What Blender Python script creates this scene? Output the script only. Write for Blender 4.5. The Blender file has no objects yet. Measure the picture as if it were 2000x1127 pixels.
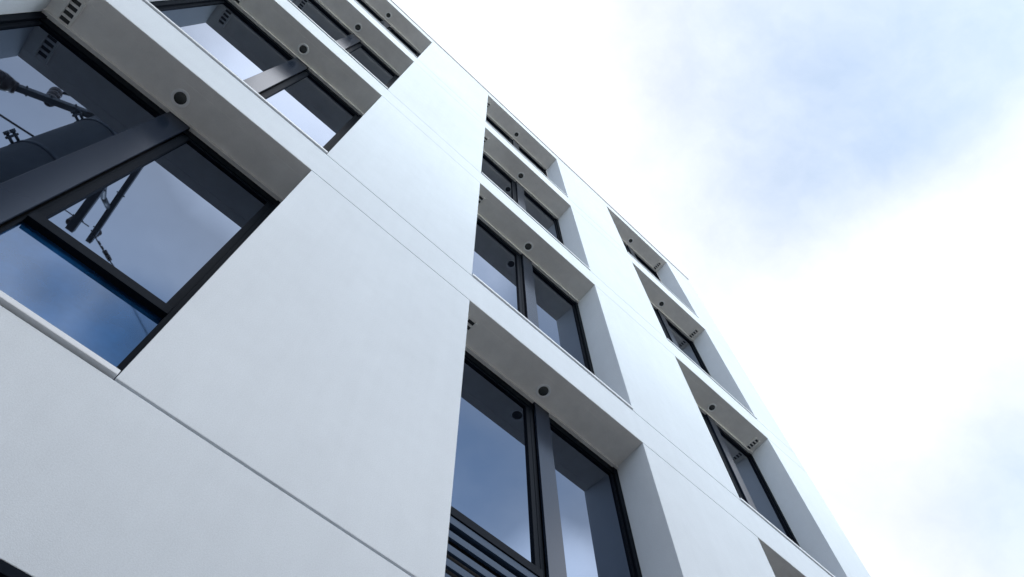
import bpy, bmesh, math, random
from mathutils import Vector, Matrix
random.seed(7)
S = bpy.context.scene
C = S.collection
R = math.radians

# ------------------------------------------------------------------ camera
cam_d = bpy.data.cameras.new('camera')
cam = bpy.data.objects.new('camera', cam_d); C.objects.link(cam)
rt = Vector((0.7320485574827011, -0.6810650342930242, -0.01597900344007791))
dn = Vector((0.6201678095385543, 0.6759334497745964, -0.39812794361607495))
fw = Vector((0.2819517644911053, 0.28153932325565967, 0.9171907173326044))
M = Matrix((rt, -dn, -fw)).transposed().to_4x4()
M.translation = Vector((0, -2.0, 1.5))
cam.matrix_world = M
cam_d.sensor_width = 36.0
cam_d.lens = 36.0 * 1427.7957 / 2000.0
cam_d.clip_start = 0.05; cam_d.clip_end = 3000
S.camera = cam
S.render.resolution_x = 1024; S.render.resolution_y = 577

# ------------------------------------------------------------------ sky and sun
SKYGAIN = 2.0
SUN_EL, SUN_AZ = R(32), R(-15)          # behind the camera, a little to its right
W = bpy.data.worlds.new("World"); S.world = W
W.use_nodes = True
nt = W.node_tree; N = nt.nodes; L = nt.links
N.clear()
def nd(t, **k):
    n = N.new(t)
    for a, b in k.items(): setattr(n, a, b)
    return n
out = nd('ShaderNodeOutputWorld'); bg = nd('ShaderNodeBackground')
bg.inputs['Strength'].default_value = 0.1
L.new(bg.outputs[0], out.inputs[0])
sky = nd('ShaderNodeTexSky', sky_type='NISHITA')
sky.sun_disc = False; sky.sun_elevation = SUN_EL; sky.sun_rotation = R(165)
sky.air_density = 1.0; sky.dust_density = 0.3; sky.ozone_density = 0.4
tc = nd('ShaderNodeTexCoord')
wn = nd('ShaderNodeTexNoise'); wn.inputs['Scale'].default_value = 3.2; wn.inputs['Detail'].default_value = 5
wn.inputs['Roughness'].default_value = .55
L.new(tc.outputs['Generated'], wn.inputs['Vector'])
sub = nd('ShaderNodeVectorMath', operation='SUBTRACT'); sub.inputs[1].default_value = (.5, .5, .5)
L.new(wn.outputs['Color'], sub.inputs[0])
scl = nd('ShaderNodeVectorMath', operation='SCALE'); scl.inputs['Scale'].default_value = .13
L.new(sub.outputs[0], scl.inputs[0])
add = nd('ShaderNodeVectorMath', operation='ADD')
L.new(tc.outputs['Generated'], add.inputs[0]); L.new(scl.outputs[0], add.inputs[1])
def blob(d, r, amt, soft=.05):
    """a gap in the cloud towards direction d, angular radius r (as a distance on the unit sphere)"""
    v = nd('ShaderNodeVectorMath', operation='DISTANCE'); v.inputs[1].default_value = Vector(d).normalized()
    L.new(add.outputs[0], v.inputs[0])
    m = nd('ShaderNodeMapRange', interpolation_type='SMOOTHSTEP')
    m.inputs['From Min'].default_value = r; m.inputs['From Max'].default_value = r * soft
    m.inputs['To Min'].default_value = 0; m.inputs['To Max'].default_value = amt
    L.new(v.outputs['Value'], m.inputs['Value'])
    return m.outputs[0]
GAPS = [((.44, -.36, .83), .24, .56), ((.72, -.08, .69), .12, .20), ((.78, .00, .62), .20, .46), ((.70, .10, .70), .10, .15),
        ((-.07, -.61, .79), .12, 1.0), ((-.15, -.60, .785), .085, .75), ((-.20, -.60, .78), .26, .3), ((.37, -.47, .80), .26, .7), ((-.6, -.6, .5), .7, .8),
        ((.8, -.6, .2), .7, .8), ((0, -.9, .3), .85, .85)]
# the long gap that crosses the upper right: sharp along its lower cloud bank, fading the other way
dt = nd('ShaderNodeVectorMath', operation='DOT_PRODUCT'); dt.inputs[1].default_value = (-.834, -.144, .532)
L.new(add.outputs[0], dt.inputs[0])
e1 = nd('ShaderNodeMapRange', interpolation_type='SMOOTHSTEP'); e1.inputs['From Min'].default_value = -.06; e1.inputs['From Max'].default_value = .115
L.new(dt.outputs['Value'], e1.inputs['Value'])
e2 = blob((.467, -.31, .828), .56, 1.0, .40)
em = nd('ShaderNodeMath', operation='MULTIPLY'); L.new(e1.outputs[0], em.inputs[0]); L.new(e2, em.inputs[1])
es = nd('ShaderNodeMath', operation='MULTIPLY'); L.new(em.outputs[0], es.inputs[0]); es.inputs[1].default_value = .54
tot = es.outputs[0]
for d, r, a in GAPS:
    b = blob(d, r, a)
    if tot is None: tot = b
    else:
        m = nd('ShaderNodeMath', operation='MAXIMUM'); L.new(tot, m.inputs[0]); L.new(b, m.inputs[1]); tot = m.outputs[0]
cn = nd('ShaderNodeTexNoise'); cn.inputs['Scale'].default_value = 5.0; cn.inputs['Detail'].default_value = 7
cn.inputs['Roughness'].default_value = .6
L.new(add.outputs[0], cn.inputs['Vector'])
cm = nd('ShaderNodeMapRange'); cm.inputs['From Min'].default_value = .3; cm.inputs['From Max'].default_value = .7
cm.inputs['To Min'].default_value = .78; cm.inputs['To Max'].default_value = 1.12
L.new(cn.outputs['Fac'], cm.inputs['Value'])
mul = nd('ShaderNodeMath', operation='MULTIPLY', use_clamp=True); L.new(tot, mul.inputs[0]); L.new(cm.outputs[0], mul.inputs[1])
# cloud brightness: thick cloud, a little brighter towards the hidden sun, faint structure
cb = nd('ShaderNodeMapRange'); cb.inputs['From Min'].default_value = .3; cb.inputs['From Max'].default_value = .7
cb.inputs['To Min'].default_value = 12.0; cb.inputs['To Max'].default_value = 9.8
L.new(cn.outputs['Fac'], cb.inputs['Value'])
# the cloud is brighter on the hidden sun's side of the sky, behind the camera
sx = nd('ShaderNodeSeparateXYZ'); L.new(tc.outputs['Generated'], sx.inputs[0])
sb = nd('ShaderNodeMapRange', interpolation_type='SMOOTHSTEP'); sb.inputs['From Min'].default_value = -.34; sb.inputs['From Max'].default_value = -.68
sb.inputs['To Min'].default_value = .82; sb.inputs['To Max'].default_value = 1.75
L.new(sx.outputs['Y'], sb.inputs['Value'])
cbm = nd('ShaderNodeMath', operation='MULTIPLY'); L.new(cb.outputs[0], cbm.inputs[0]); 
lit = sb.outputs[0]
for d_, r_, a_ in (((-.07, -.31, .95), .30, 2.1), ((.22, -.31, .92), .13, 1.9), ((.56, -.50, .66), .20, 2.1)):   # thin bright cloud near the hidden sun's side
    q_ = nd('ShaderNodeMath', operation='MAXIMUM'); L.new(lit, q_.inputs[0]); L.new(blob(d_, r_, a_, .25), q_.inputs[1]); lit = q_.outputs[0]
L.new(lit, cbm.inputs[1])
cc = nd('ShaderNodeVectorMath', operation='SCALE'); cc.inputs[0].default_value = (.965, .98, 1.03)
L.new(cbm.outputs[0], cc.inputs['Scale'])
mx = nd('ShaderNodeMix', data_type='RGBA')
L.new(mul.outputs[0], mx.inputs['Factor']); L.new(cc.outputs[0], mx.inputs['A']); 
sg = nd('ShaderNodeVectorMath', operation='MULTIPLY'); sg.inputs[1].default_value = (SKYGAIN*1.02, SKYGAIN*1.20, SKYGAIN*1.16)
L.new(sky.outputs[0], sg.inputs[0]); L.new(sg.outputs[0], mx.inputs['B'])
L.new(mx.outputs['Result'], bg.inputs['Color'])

sl = bpy.data.lights.new('sun', 'SUN'); sl.energy = .70; sl.angle = R(12); sl.color = (1, .975, .94)
so = bpy.data.objects.new('sun', sl); C.objects.link(so)
sd = Vector((math.sin(-SUN_AZ) * math.cos(SUN_EL), -math.cos(SUN_AZ) * math.cos(SUN_EL), math.sin(SUN_EL)))
so.rotation_euler = sd.to_track_quat('Z', 'Y').to_euler()
so.location = (0, -20, 40)
S.view_settings.view_transform = 'Standard'; S.view_settings.look = 'None'
S.view_settings.exposure = 0.42; S.view_settings.gamma = 1.0
S.view_settings.use_curve_mapping = False

# ------------------------------------------------------------------ materials
def mat(name, col, rough=.6, metal=0., ior=1.5, noise=None, bump=None, spec=None, mottle2=None):
    """noise=(scale, amount): mottled colour; bump=(scale, strength, distance)"""
    m = bpy.data.materials.new(name); m.use_nodes = True
    t = m.node_tree; p = t.nodes['Principled BSDF']
    p.inputs['Base Color'].default_value = (*col, 1); p.inputs['Roughness'].default_value = rough
    p.inputs['Metallic'].default_value = metal; p.inputs['IOR'].default_value = ior
    if spec is not None: p.inputs['Specular IOR Level'].default_value = spec
    g = t.nodes.new('ShaderNodeNewGeometry')
    last = None
    if noise:
        for sc, am, det in noise:
            n = t.nodes.new('ShaderNodeTexNoise'); n.inputs['Scale'].default_value = sc; n.inputs['Detail'].default_value = det
            n.inputs['Roughness'].default_value = .6
            t.links.new(g.outputs['Position'], n.inputs['Vector'])
            r = t.nodes.new('ShaderNodeMapRange'); r.inputs['From Min'].default_value = .3; r.inputs['From Max'].default_value = .7
            r.inputs['To Min'].default_value = 1 - am; r.inputs['To Max'].default_value = 1 + am * .6
            t.links.new(n.outputs['Fac'], r.inputs['Value'])
            if last is None: last = r.outputs[0]
            else:
                q = t.nodes.new('ShaderNodeMath'); q.operation = 'MULTIPLY'
                t.links.new(last, q.inputs[0]); t.links.new(r.outputs[0], q.inputs[1]); last = q.outputs[0]
        s = t.nodes.new('ShaderNodeVectorMath'); s.operation = 'SCALE'; s.inputs[0].default_value = col
        t.links.new(last, s.inputs['Scale']); t.links.new(s.outputs[0], p.inputs['Base Color'])
    if mottle2:
        mp = t.nodes.new('ShaderNodeMapping'); mp.inputs['Scale'].default_value = (mottle2[0], mottle2[0], mottle2[1])
        t.links.new(g.outputs['Position'], mp.inputs['Vector'])
        n = t.nodes.new('ShaderNodeTexNoise'); n.inputs['Scale'].default_value = 1; n.inputs['Detail'].default_value = 5; n.inputs['Roughness'].default_value = .65
        t.links.new(mp.outputs[0], n.inputs['Vector'])
        r = t.nodes.new('ShaderNodeMapRange'); r.inputs['From Min'].default_value = .35; r.inputs['From Max'].default_value = .75
        r.inputs['To Min'].default_value = 1; r.inputs['To Max'].default_value = 1 - mottle2[2]
        t.links.new(n.outputs['Fac'], r.inputs['Value'])
        q = t.nodes.new('ShaderNodeMath'); q.operation = 'MULTIPLY'
        t.links.new(last, q.inputs[0]); t.links.new(r.outputs[0], q.inputs[1]); t.links.new(q.outputs[0], s.inputs['Scale'])
    if bump:
        n = t.nodes.new('ShaderNodeTexNoise'); n.inputs['Scale'].default_value = bump[0]; n.inputs['Detail'].default_value = bump[3] if len(bump) > 3 else 3
        t.links.new(g.outputs['Position'], n.inputs['Vector'])
        b = t.nodes.new('ShaderNodeBump'); b.inputs['Strength'].default_value = bump[1]; b.inputs['Distance'].default_value = bump[2]
        t.links.new(n.outputs['Fac'], b.inputs['Height']); t.links.new(b.outputs[0], p.inputs['Normal'])
    return m
M_WALL = mat('white_render', (.740, .778, .818), .85, spec=.03, noise=[(.55, .045, 4), (7, .02, 4), (160, .06, 2)], bump=(240, .3, .003, 3), mottle2=(9, .45, .03))
M_SOFF = mat('soffit_paint', (.86, .835, .79), .7, spec=.2, noise=[(1.3, .10, 4), (9, .05, 4), (120, .03, 2)], bump=(160, .2, .002, 3))
M_JOINT = mat('joint_sealant', (.15, .16, .175), .8)
M_SILL = mat('sill_metal', (.74, .76, .79), .4, noise=[(6, .04, 3)])
M_DARKMETAL = mat('dark_frame', (.005, .007, .011), .5, ior=1.2, spec=.25, noise=[(30, .08, 2)], bump=(60, .04, .001))
M_COVER = mat('mullion_cover', (.010, .016, .030), .2, ior=1.38, metal=.0, noise=[(4, .10, 4)], bump=(12, .03, .002))
M_LOUVRE = mat('louvre_metal', (.03, .05, .085), .45, spec=.3, noise=[(8, .08, 3)])
M_GLASS = mat('dark_glass', (.002, .003, .006), .015, ior=2.65, bump=(1.1, .05, .01, 1))
M_GLASSB = mat('blue_film_painted_sky', (.006, .045, .13), .03, ior=2.15, noise=[(2.6, .75, 4)], bump=(1.4, .05, .01, 1))  # film tint, with mirrored blue sky and cloud mottling put into the colour
for m_ in (M_COVER, M_DARKMETAL, M_LOUVRE): m_.node_tree.nodes['Principled BSDF'].inputs['Specular Tint'].default_value = (.45, .66, 1, 1)
for m_ in (M_GLASS, M_GLASSB): m_.node_tree.nodes['Principled BSDF'].inputs['Specular Tint'].default_value = (.48, .67, 1, 1)
M_LENS = mat('smoked_lens', (.03, .034, .03), .25, noise=[(40, .2, 2)])
M_RING = mat('light_ring', (.88, .88, .86), .45)
M_SLOT = mat('vent_slot', (.03, .03, .03), .7)
M_CAP = mat('parapet_metal', (.06, .065, .07), .45)
M_VOID = mat('interior', (.012, .012, .014), .9)
M_CONC = mat('pole_concrete', (.17, .17, .175), .85, noise=[(6, .12, 4), (50, .08, 3)], bump=(60, .3, .003))
M_GALV = mat('galvanised_steel', (.16, .17, .18), .5, metal=.6, noise=[(10, .15, 3)])
M_CERAM = mat('insulator_ceramic', (.10, .07, .06), .25, noise=[(20, .1, 2)])
M_WIRE = mat('cable', (.02, .02, .02), .6)
M_ASPH = mat('asphalt', (.075, .075, .078), .9, noise=[(.4, .15, 4), (60, .25, 3)], bump=(120, .5, .004))
M_FARG = mat('town_ground', (.36, .35, .34), .9, noise=[(.05, .3, 4), (2, .15, 3)])
M_PAVE = mat('paving', (.42, .415, .40), .85, noise=[(1, .12, 4), (40, .15, 3)], bump=(80, .3, .003))
M_PAINT = mat('road_paint', (.72, .72, .70), .7, noise=[(12, .12, 4)])
M_ROOF = mat('roof_membrane', (.42, .42, .41), .9, noise=[(2, .1, 3)])

# ------------------------------------------------------------------ mesh helpers
def box(bm, x0, x1, y0, y1, z0, z1):
    v = [bm.verts.new(p) for p in ((x0,y0,z0),(x1,y0,z0),(x1,y1,z0),(x0,y1,z0),(x0,y0,z1),(x1,y0,z1),(x1,y1,z1),(x0,y1,z1))]
    for f in ((0,3,2,1),(4,5,6,7),(0,1,5,4),(1,2,6,5),(2,3,7,6),(3,0,4,7)): bm.faces.new([v[i] for i in f])
def cyl(bm, p0, p1, r0, r1=None, n=20, cap=True):
    r1 = r0 if r1 is None else r1
    p0, p1 = Vector(p0), Vector(p1); q = (p1 - p0).to_track_quat('Z', 'Y')
    a = []; b = []
    for i in range(n):
        d = q @ Vector((math.cos(i*2*math.pi/n), math.sin(i*2*math.pi/n), 0))
        a.append(bm.verts.new(p0 + d*r0)); b.append(bm.verts.new(p1 + d*r1))
    for i in range(n):
        f = bm.faces.new((a[i], a[(i+1)%n], b[(i+1)%n], b[i])); f.smooth = True
    if cap: bm.faces.new(a[::-1]); bm.faces.new(b)
def tube(bm, pts, r, n=8):
    for i in range(len(pts)-1): cyl(bm, pts[i], pts[i+1], r, r, n)
def obj(name, bm, m, parent=None, bevel=0., seg=2):
    me = bpy.data.meshes.new(name)
    bmesh.ops.recalc_face_normals(bm, faces=bm.faces)
    bm.to_mesh(me); bm.free(); me.materials.append(m)
    o = bpy.data.objects.new(name, me); C.objects.link(o)
    if parent is not None: o.parent = parent
    if bevel:
        b = o.modifiers.new('bevel', 'BEVEL'); b.width = bevel; b.segments = seg; b.limit_method = 'ANGLE'; b.angle_limit = R(40)
    return o
def NB(): return bmesh.new()
def empty(name, loc=(0,0,0)):
    o = bpy.data.objects.new(name, None); C.objects.link(o); o.location = loc; return o
def tag(o, label=None, cat=None, group=None, kind=None):
    for k, v in (('label', label), ('category', cat), ('group', group), ('kind', kind)):
        if v: o[k] = v
    return o

# ------------------------------------------------------------------ ground
g = NB(); box(g, -1500, 1500, -1500, 1500, -.5, -.15); tag(obj('ground', g, M_FARG), kind='structure')
g = NB(); box(g, -60, 60, -11, -3.4, -.15, -.142); tag(obj('road', g, M_ASPH), kind='structure')
g = NB(); box(g, -60, 60, -3.4, .05, -.15, 0); tag(obj('pavement', g, M_PAVE, bevel=.02), kind='structure')
g = NB(); box(g, -60, 60, -3.75, -3.65, -.142, -.138); tag(obj('road_marking', g, M_PAINT), kind='structure')

# ------------------------------------------------------------------ the building
B = empty('office_building', (3.0, 0, 0)); OFF = Vector((-3.0, 0, 0))
tag(B, 'white rendered office block with deep recessed window bays and a thin dark roof edge', 'building')
def part(name, bm, m, parent=None, **k):
    """bm is in world coordinates; the building's origin is at (3,0,0) and parts share it"""
    if parent is None:
        bm.transform(Matrix.Translation(OFF)); return obj(name, bm, m, B, **k)
    bm.transform(Matrix.Translation(OFF)); return obj(name, bm, m, parent, **k)

EX = 8.317; LX = -8.2; D = .338
COLS = [(-5.85, -3.82), (-2.14, -.106), (1.504, 3.599), (5.226, 7.32)]
T = [7.003, 10.642, 14.294, 17.893]; BT = [3.915, 7.552, 11.153, 14.816]
TOP = 18.275
# core behind the cladding
g = NB(); box(g, LX, EX-.004, .46, 12, -.1, TOP-.3); part('wall', g, M_VOID)
g = NB(); box(g, EX-.30, EX, D+.002, 12.3, -.1, TOP); part('side_wall', g, M_WALL, bevel=.01)
g = NB(); box(g, LX, LX+.30, D+.002, 12.3, -.1, TOP); part('side_wall', g, M_WALL, bevel=.01)
g = NB(); box(g, LX+.3, EX-.3, 12.0, 12.3, -.1, TOP); part('rear_wall', g, M_WALL)
g = NB(); box(g, LX+.3, EX-.3, .46, 12, TOP-.3, TOP-.25); part('roof', g, M_ROOF)
# grey backing seen in the open joints: one strip per pier
xs_p = [LX] + [v for c in COLS for v in c] + [EX]
piers = [(xs_p[i], xs_p[i+1]) for i in range(0, len(xs_p), 2)]
for z in [b-.03 for b in BT] + [t-.004 for t in T[:3]]:
    sill = any(abs(z-(b-.03)) < 1e-6 for b in BT)
    if sill:
        g = NB(); box(g, LX+.012, EX-.04, .02, D-.01, z-.04, z+.006); part('joint', g, M_JOINT)
    else:
        for a, c in piers:
            g = NB(); box(g, a+.012, min(c, EX-.03)-.012, .02, D-.01, z-.04, z+.04); part('joint', g, M_JOINT)
def panel(x0, x1, z0, z1, name='facade_panel'):
    g = NB(); box(g, x0, x1, 0, D, z0, z1)
    if x1 > EX-.01:                                   # softly rounded outer corner
        e = [k for k in g.edges if all(abs(v.co.x-x1) < 1e-4 and v.co.y < 1e-4 for v in k.verts)]
        bmesh.ops.bevel(g, geom=e, offset=.035, segments=5, affect='EDGES', profile=.5)
    part(name, g, M_WALL, bevel=.003, seg=2)
for i, b in enumerate(BT):
    J = .0075 if i == 0 else .0052
    for a, c in piers: panel(a, c, b-.03+J, T[i]-(.0085 if i < 3 else 0))     # piers beside the openings
    z0 = T[i-1] if i else 3.05
    panel(LX, EX, z0, b-.03-J)                                             # band under the sills
panel(LX, EX, T[3]+.001, TOP)
# ground floor: piers between shop windows
SHOP = [(-6.4, -3.4), (-2.14, 1.35), (2.3, 5.1), (5.9, 7.9)]
xs_s = [LX] + [v for c in SHOP for v in c] + [EX]
for i in range(0, len(xs_s), 2): panel(xs_s[i], xs_s[i+1], -.02, 3.048)
for a, c in SHOP:
    g = NB()
    box(g, a, c, -.004, .06, 3.012, 3.047); box(g, a, c, -.004, .06, -.02, .12)
    n = 3
    for k in range(n+1):
        x = a + (c-a-.04)*k/n; box(g, x, x+.04, -.003, .06, .12, 3.012)
    w = part('shop_window', g, M_DARKMETAL, bevel=.002)
    g = NB(); box(g, a+.02, c-.02, .012, .03, .1, 3.02); part('glass_pane', g, M_GLASS, w)
# parapet capping
g = NB(); box(g, LX-.01, EX-.07, -.014, .36, TOP+.003, TOP+.055); part('parapet_cap', g, M_CAP, bevel=.004)
g = NB(); box(g, LX, EX-.07, -.008, .0, TOP-.012, TOP+.003); part('drip_edge', g, M_SILL)

def wedge(g, x0, x1, y0, y1, zt, zb0, zb1):
    v = [g.verts.new(p) for p in ((x0,y0,zb0),(x1,y0,zb0),(x1,y1,zb1),(x0,y1,zb1),(x0,y0,zt),(x1,y0,zt),(x1,y1,zt),(x0,y1,zt))]
    for f in ((0,3,2,1),(4,5,6,7),(0,1,5,4),(1,2,6,5),(2,3,7,6),(3,0,4,7)): g.faces.new([v[i] for i in f])

def make_bay(ci, ri):
    x0, x1 = COLS[ci]; t = T[ri]; b = BT[ri]
    # shallow sloping soffit with a drip groove near its front edge, and the bead along the frame
    sl = lambda y: t - .002 - .042*(y/D)
    g = NB()
    wedge(g, x0+.001, x1-.001, .003, .083, t+.0, sl(.003), sl(.083))
    wedge(g, x0+.001, x1-.001, .083, .091, t+.0, sl(.083)+.0025, sl(.091)+.0025)
    wedge(g, x0+.001, x1-.001, .091, .314, t+.0, sl(.091), sl(.314))
    s = part('soffit', g, M_SOFF)
    c = .5*(x0+x1)
    g = NB()
    box(g, x0+.001, x1-.001, .313, .322, t-.072, t-.002)
    for a, e in ((x0+.001, c-.004), (c+.174, x1-.001)): box(g, a, e, .3215, .352, t-.064, t-.003)
    part('bead', g, M_SOFF, bevel=.0025)
    # sill flashing
    g = NB(); box(g, x0+.004, x1-.004, -.012, .338, b-.018, b+.014)
    part('window_sill', g, M_SILL, bevel=.003)
    # frame
    zt = t-.066; zb = b+.014; tr1 = b+1.055; tr0 = b+.985
    g = NB(); f0, f1 = .340, .45; w = .048
    box(g, x0+.001, x0+w, f0, f1, zb, zt); box(g, x1-w, x1-.001, f0, f1, zb, zt)
    box(g, x0+w, x1-w, f0+.010, f1, zt-.085, zt+.04)
    box(g, x0+w, x1-w, f0, f1, zb, zb+.05)
    opl = ci >= 2                       # the opening sash is left of the post in these bays, right of it in the others
    xl = c-.038 if opl else c+.012; xr = c+.158 if opl else c+.19
    for a, e in ((x0+w, xl), (xr, x1-w)):
        box(g, a, e, .336, f1, tr0, tr1)                                          # transom
    lo = zt-.085; q = .045
    for a, e, op in ((x0+w, xl, opl), (xr, x1-w, not opl)):
        if op:                                                               # opening sash: stiles and rails
            box(g, a, a+q, .356, .40, tr1, lo); box(g, e-q, e, .356, .40, tr1, lo)
            box(g, a+q, e-q, .358, .40, lo-.03, lo); box(g, a+q, e-q, .358, .40, tr1, tr1+.018)
        else:                                                                # fixed light: slim beads
            box(g, a, e, .364, .40, lo-.014, lo); box(g, a, e, .364, .40, tr1, tr1+.012)
            if opl: box(g, e-.03, e, .362, .40, tr1+.012, lo-.014)
            else: box(g, a, a+.03, .362, .40, tr1+.012, lo-.014)
    if opl: box(g, c-.04, c-.004, .352, f1, zb, zt-.004)
    else: box(g, c+.174, c+.192, .362, f1, zb, zt-.004)
    fr = part('window', g, M_DARKMETAL, bevel=.002)
    # mullion cover, standing proud, with a grooved flank
    g = NB()
    box(g, c, c+.17, .3235, .331, zb, t-.055)
    box(g, c+.006, c+.164, .331, .335, zb, t-.055)
    box(g, c+.001, c+.169, .335, .348, zb, t-.056)
    part('mullion', g, M_COVER, fr, bevel=.0025)
    g = NB(); box(g, x0+w-.005, c-.06 if opl else c+.03, .375, .381, tr1-.01, lo+.01); part('glass_pane', g, M_GLASS, fr)
    g = NB(); box(g, c+.21 if not opl else c+.14, x1-w+.005, .375, .381, tr1-.01, lo+.01); part('glass_pane', g, M_GLASS, fr)
    lg = M_GLASSB if ci == 1 and ri == 0 else M_GLASS
    if ci == 2 and ri == 0:
        g = NB(); z = tr0 + .0
        box(g, x0+w, xl-.002, .344, .40, tr0-.062, tr0-.004)
        z = tr0 - .062 - .055
        k = 0
        while z - .053 > zb+.05:
            # blade: upright face turned slightly down, dark gap behind
            v0 = z; wedge(g, x0+w, c-.04, .348, .372, v0, v0-.053, v0-.050); z -= .108; k += 1
        part('louvre', g, M_LOUVRE, fr, bevel=.0015)
    else:
        g = NB(); box(g, x0+w-.01, xl+.008, .380, .386, zb+.03, tr0+.01); part('glass_pane', g, lg, fr)
    g = NB(); box(g, xr-.005, x1-w+.01, .380, .386, zb+.03, tr0+.01); part('glass_pane', g, lg, fr)
    # downlight
    zz = sl(.21); lx = c - .004
    g = NB()
    n = 40; prof = [(.068, 0.001), (.066, -.004), (.061, -.0055), (.050, -.0045), (.0455, -.001), (.044, .004)]
    rings = [[g.verts.new((lx+r*math.cos(2*math.pi*i/n), .208+r*math.sin(2*math.pi*i/n), zz+h-r*math.sin(2*math.pi*i/n)*.042/D)) for i in range(n)] for r, h in prof]
    for a, e in zip(rings, rings[1:]):
        for i in range(n): g.faces.new((a[i], a[(i+1)%n], e[(i+1)%n], e[i])).smooth = True
    dl = part('downlight', g, M_RING)
    g = NB(); n = 32
    rings = [[g.verts.new((lx+r*math.cos(2*math.pi*i/n), .208+r*math.sin(2*math.pi*i/n), zz-.002+h-r*math.sin(2*math.pi*i/n)*.042/D)) for i in range(n)] for r, h in ((.0455, .0015), (.038, .0), (.028, -.002), (.010, -.003))]
    for a, e in zip(rings, rings[1:]):
        for i in range(n): g.faces.new((a[i], a[(i+1)%n], e[(i+1)%n], e[i])).smooth = True
    g.faces.new(rings[-1]); part('lens', g, M_LENS, dl)
    # vent: four slots in a thin plate (at the left end of A and B, at the right end of C)
    vx = x0+.135 if ci < 3 else x1-.11
    g = NB()
    ys = [.115, .165, .215, .265, .315]
    for k in range(5): box(g, vx-.036, vx+.036, ys[k]-.010, ys[k]+.010, sl(ys[k])-.005, sl(ys[k])+.004)
    for s_ in (-1, 1): box(g, vx+s_*.044-.009, vx+s_*.044+.009, .107, .323, sl(.21)-.0165, sl(.21)+.012)
    vp = part('vent_grille', g, M_SOFF, bevel=.001)
    g = NB()
    for k in range(4): wedge(g, vx-.0345, vx+.0345, ys[k]+.0105, ys[k+1]-.0105, t-.001, sl(ys[k]+.010)-.0015, sl(ys[k+1]-.010)-.0015)
    part('slot', g, M_SLOT, vp)
for ci in range(4):
    for ri in range(4): make_bay(ci, ri)

# ------------------------------------------------------------------ utility pole (seen mirrored in the glass)
P = empty('utility_pole', (-2.18, -1.75, -.15))
tag(P, 'grey concrete utility pole with crossarms and insulators reflected in the large left window', 'utility pole')
PO = Matrix.Translation((2.18, 1.75, .15))
def pp(name, g, m, parent=None, **k):
    g.transform(PO); return obj(name, g, m, parent or P, **k)
g = NB(); cyl(g, (-2.18, -1.75, -.15), (-2.18, -1.75, 14.35), .325, .255, 40); pp('pole', g, M_CONC)
for z, r in ((7.6, .296), (8.72, .291), (9.92, .286), (11.5, .278), (12.2, .274), (13.0, .27), (14.0, .264)):
    g = NB(); cyl(g, (-2.18, -1.75, z-.035), (-2.18, -1.75, z+.035), r, r, 36)
    e = Vector((-.87, .49, 0)); t_ = Vector((.49, .87, 0)); c0 = Vector((-2.18, -1.75, z))
    for s_ in (-.05, .05):
        cyl(g, c0 + e*(r-.01) + Vector((0, 0, s_)), c0 + e*(r+.10) + Vector((0, 0, s_)), .016, .016, 8)
        cyl(g, c0 + e*(r+.085) + Vector((0, 0, s_)), c0 + e*(r+.12) + Vector((0, 0, s_)), .030, .030, 6)
    cyl(g, c0 + e*(r+.06) + Vector((0, 0, -.09)), c0 + e*(r+.06) + Vector((0, 0, .09)), .014, .014, 8)
    pp('clamp_band', g, M_GALV)
def arm(p0, p1, w, h):
    p0, p1 = Vector(p0), Vector(p1); d = (p1-p0).normalized(); s = Vector((0,0,1)).cross(d).normalized(); u = d.cross(s)
    g = NB()
    def bar(a0, a1, b0, b1):
        v = []
        for q in (p0, p1):
            for (a, b) in ((a0,b0),(a1,b0),(a1,b1),(a0,b1)): v.append(g.verts.new(q + s*a + u*b))
        for f in ((0,1,2,3),(7,6,5,4),(0,4,5,1),(1,5,6,2),(2,6,7,3),(3,7,4,0)): g.faces.new([v[i] for i in f])
    bar(-w/2, w/2, -h/2, h/2)
    for k in range(5):
        q = p0 + (p1-p0)*(.08+.21*k)
        cyl(g, q - s*(w/2+.03), q + s*(w/2+.03), .013, .013, 8)
    return pp('crossarm', g, M_GALV, bevel=.004)
def insulator(p0, p1, r, n=5, par=None):
    g = NB(); p0, p1 = Vector(p0), Vector(p1); L_ = (p1-p0).length
    prof = [(0, r*.35), (0, r*.8)]
    for k in range(n):
        a = (k+.1)/n; prof += [(a, r*.72), (a+.25/n, r), (a+.5/n, r), (a+.8/n, r*.72)]
    prof += [(1, r*.7), (1, r*.35)]
    for (a, ra), (b, rb) in zip(prof, prof[1:]):
        if b > a: cyl(g, p0.lerp(p1, a), p0.lerp(p1, b), ra, rb, 20)
    return pp('insulator', g, M_CERAM, par)
arm((-2.52, -1.6, 14.0), (-2.39, -5.55, 14.0), .095, .095)
arm((-2.52, -1.6, 13.0), (-2.53, -4.91, 13.0), .13, .10)
arm((-2.3, -2.08, 11.5), (-3.70, -2.62, 11.5), .085, .10)
g = NB()
pts = [(-2.55, -2.50, 12.2), (-2.55, -3.4, 12.6), (-2.50, -4.3, 13.4), (-2.46, -4.75, 13.98)]
tube(g, pts, .045, 12); pp('brace', g, M_GALV)
insulator((-4.45, -2.66, 11.22), (-3.70, -2.64, 11.5), .125, 2)
insulator((-3.30, -2.50, 11.5), (-3.50, -2.62, 12.12), .085, 3)
g = NB(); tube(g, [(-3.5, -2.62, 12.12), (-3.35, -2.6, 12.3), (-3.0, -2.4, 12.3), (-2.4, -1.9, 12.1)], .022, 8); pp('lead_wire', g, M_WIRE)
g = NB(); tube(g, [(-3.62, -2.62, 11.5), (-3.2, -2.5, 11.7), (-2.9, -2.3, 11.5), (-2.45, -1.95, 11.2)], .014, 8); pp('lead_wire', g, M_WIRE)
insulator((-2.62, -4.85, 13.05), (-2.62, -4.85, 13.3), .06, 3)
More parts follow.
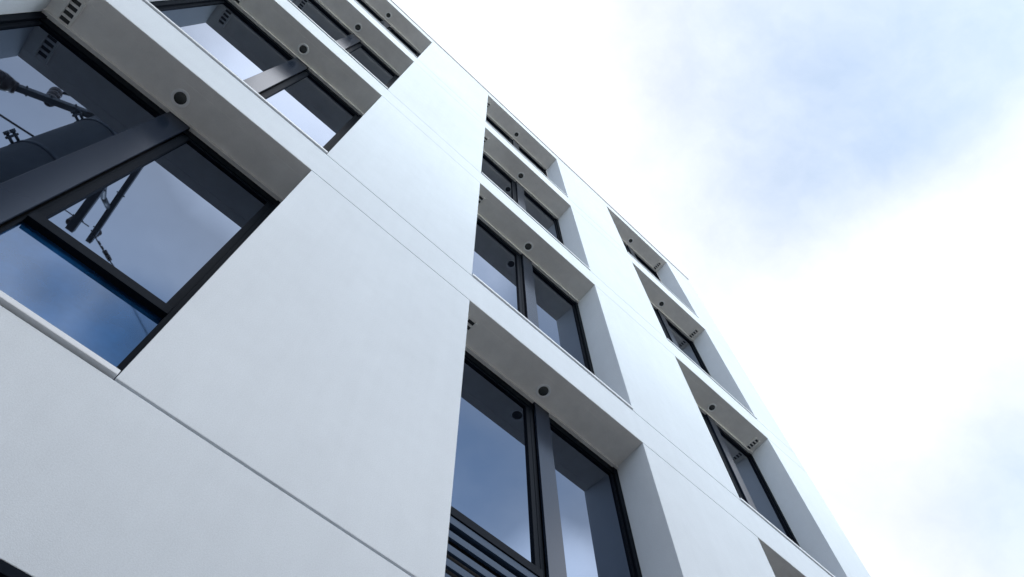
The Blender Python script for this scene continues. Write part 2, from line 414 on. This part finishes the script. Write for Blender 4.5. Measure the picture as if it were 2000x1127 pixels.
insulator((-2.40, -5.45, 14.05), (-2.40, -5.45, 14.3), .06, 3)
def cat_wire(name, pts, r, label, group='overhead wires'):
    g = NB(); tube(g, pts, r, 8); o = obj(name, g, M_WIRE); tag(o, label, 'wire'); return o
def hang(a, b, sag, n=24):
    a, b = Vector(a), Vector(b)
    return [a.lerp(b, i/n) - Vector((0, 0, sag*4*(i/n)*(1-i/n))) for i in range(n+1)]
w1 = hang((-2.44, -5.23, 13.85), (-1.73, -5.36, 13.52), .02, 6)
o = cat_wire('service_cable', w1 + hang((-1.73, -5.36, 13.52), (-.55, -5.55, 12.77), .02, 6)[1:] + hang((-.55, -5.55, 12.77), (14, -8.5, 6.5), .5)[1:], .011,
         'thin black cable falling to the right of the longer mirrored crossarm')
g = NB()
a, b = Vector((-2.22, -5.27, 13.75)), Vector((-1.85, -5.34, 13.58))
for k in range(4):
    q = a.lerp(b, k/4)
    cyl(g, q, a.lerp(b, (k+(1.0 if k > 1 else .7))/4), .040 if k > 1 else .016, .034 if k > 1 else .016, 12)
so_ = obj('cable_clamp', g, M_CERAM, o)
cat_wire('overhead_wire', hang((-9, -4.6, 13.2), (-2.50, -5.2, 13.85), .15), .010, 'short black wire crossing behind both mirrored crossarms')
cat_wire('street_wire', hang((-26, -3.6, 10.2), (-2.74, -2.35, 10.3), .35), .013, 'black wire meeting the mirrored concrete pole from the left')

# ------------------------------------------------------------------ across the street (added blocks, never in frame, to shade the lower wall and close the street)
M_FAR = mat('weathered_concrete', (.40, .385, .36), .85, noise=[(.5, .12, 4), (12, .06, 3)])
def opposite(x0, x1, h, label):
    o = empty('added_shade_building', (.5*(x0+x1), -12, -.15)); tag(o, label, 'building', 'added shading buildings across the street')
    off = Matrix.Translation((-.5*(x0+x1), 12, .15))
    def q(name, g, m, par=None, **k):
        g.transform(off); return obj(name, g, m, par or o, **k)
    g = NB(); box(g, x0, x1, -22, -12, -.15, h); q('wall', g, M_FAR)
    g = NB(); box(g, x0-.05, x1+.05, -22.05, -11.95, h+.002, h+.25); q('roof', g, M_ROOF)
    n = int((x1-x0)/3.2); st = (x1-x0)/n
    for i in range(n):
        z = 1.0
        while z+1.6 < h:
            x = x0 + (i+.5)*st
            g = NB()
            box(g, x-.8, x+.8, -12.0, -11.94, z, z+.06); box(g, x-.8, x+.8, -12.0, -11.94, z+1.34, z+1.4)
            box(g, x-.8, x-.74, -12.0, -11.94, z+.06, z+1.34); box(g, x+.74, x+.8, -12.0, -11.94, z+.06, z+1.34)
            w = q('window', g, M_GALV)
            g = NB(); box(g, x-.74, x+.74, -11.99, -11.97, z+.06, z+1.34); q('glass_pane', g, M_GLASS, w)
            z += 3.1
opposite(-34, -13, 9.4, 'added low shade block of weathered concrete, unseen across the street, left of the utility pole')
opposite(-12.4, 6.5, 10.2, 'added taller shade block of weathered concrete, unseen across the street, straight behind the utility pole')
opposite(7.1, 30, 9.0, 'added long shade block of weathered concrete, unseen across the street, right of the utility pole')
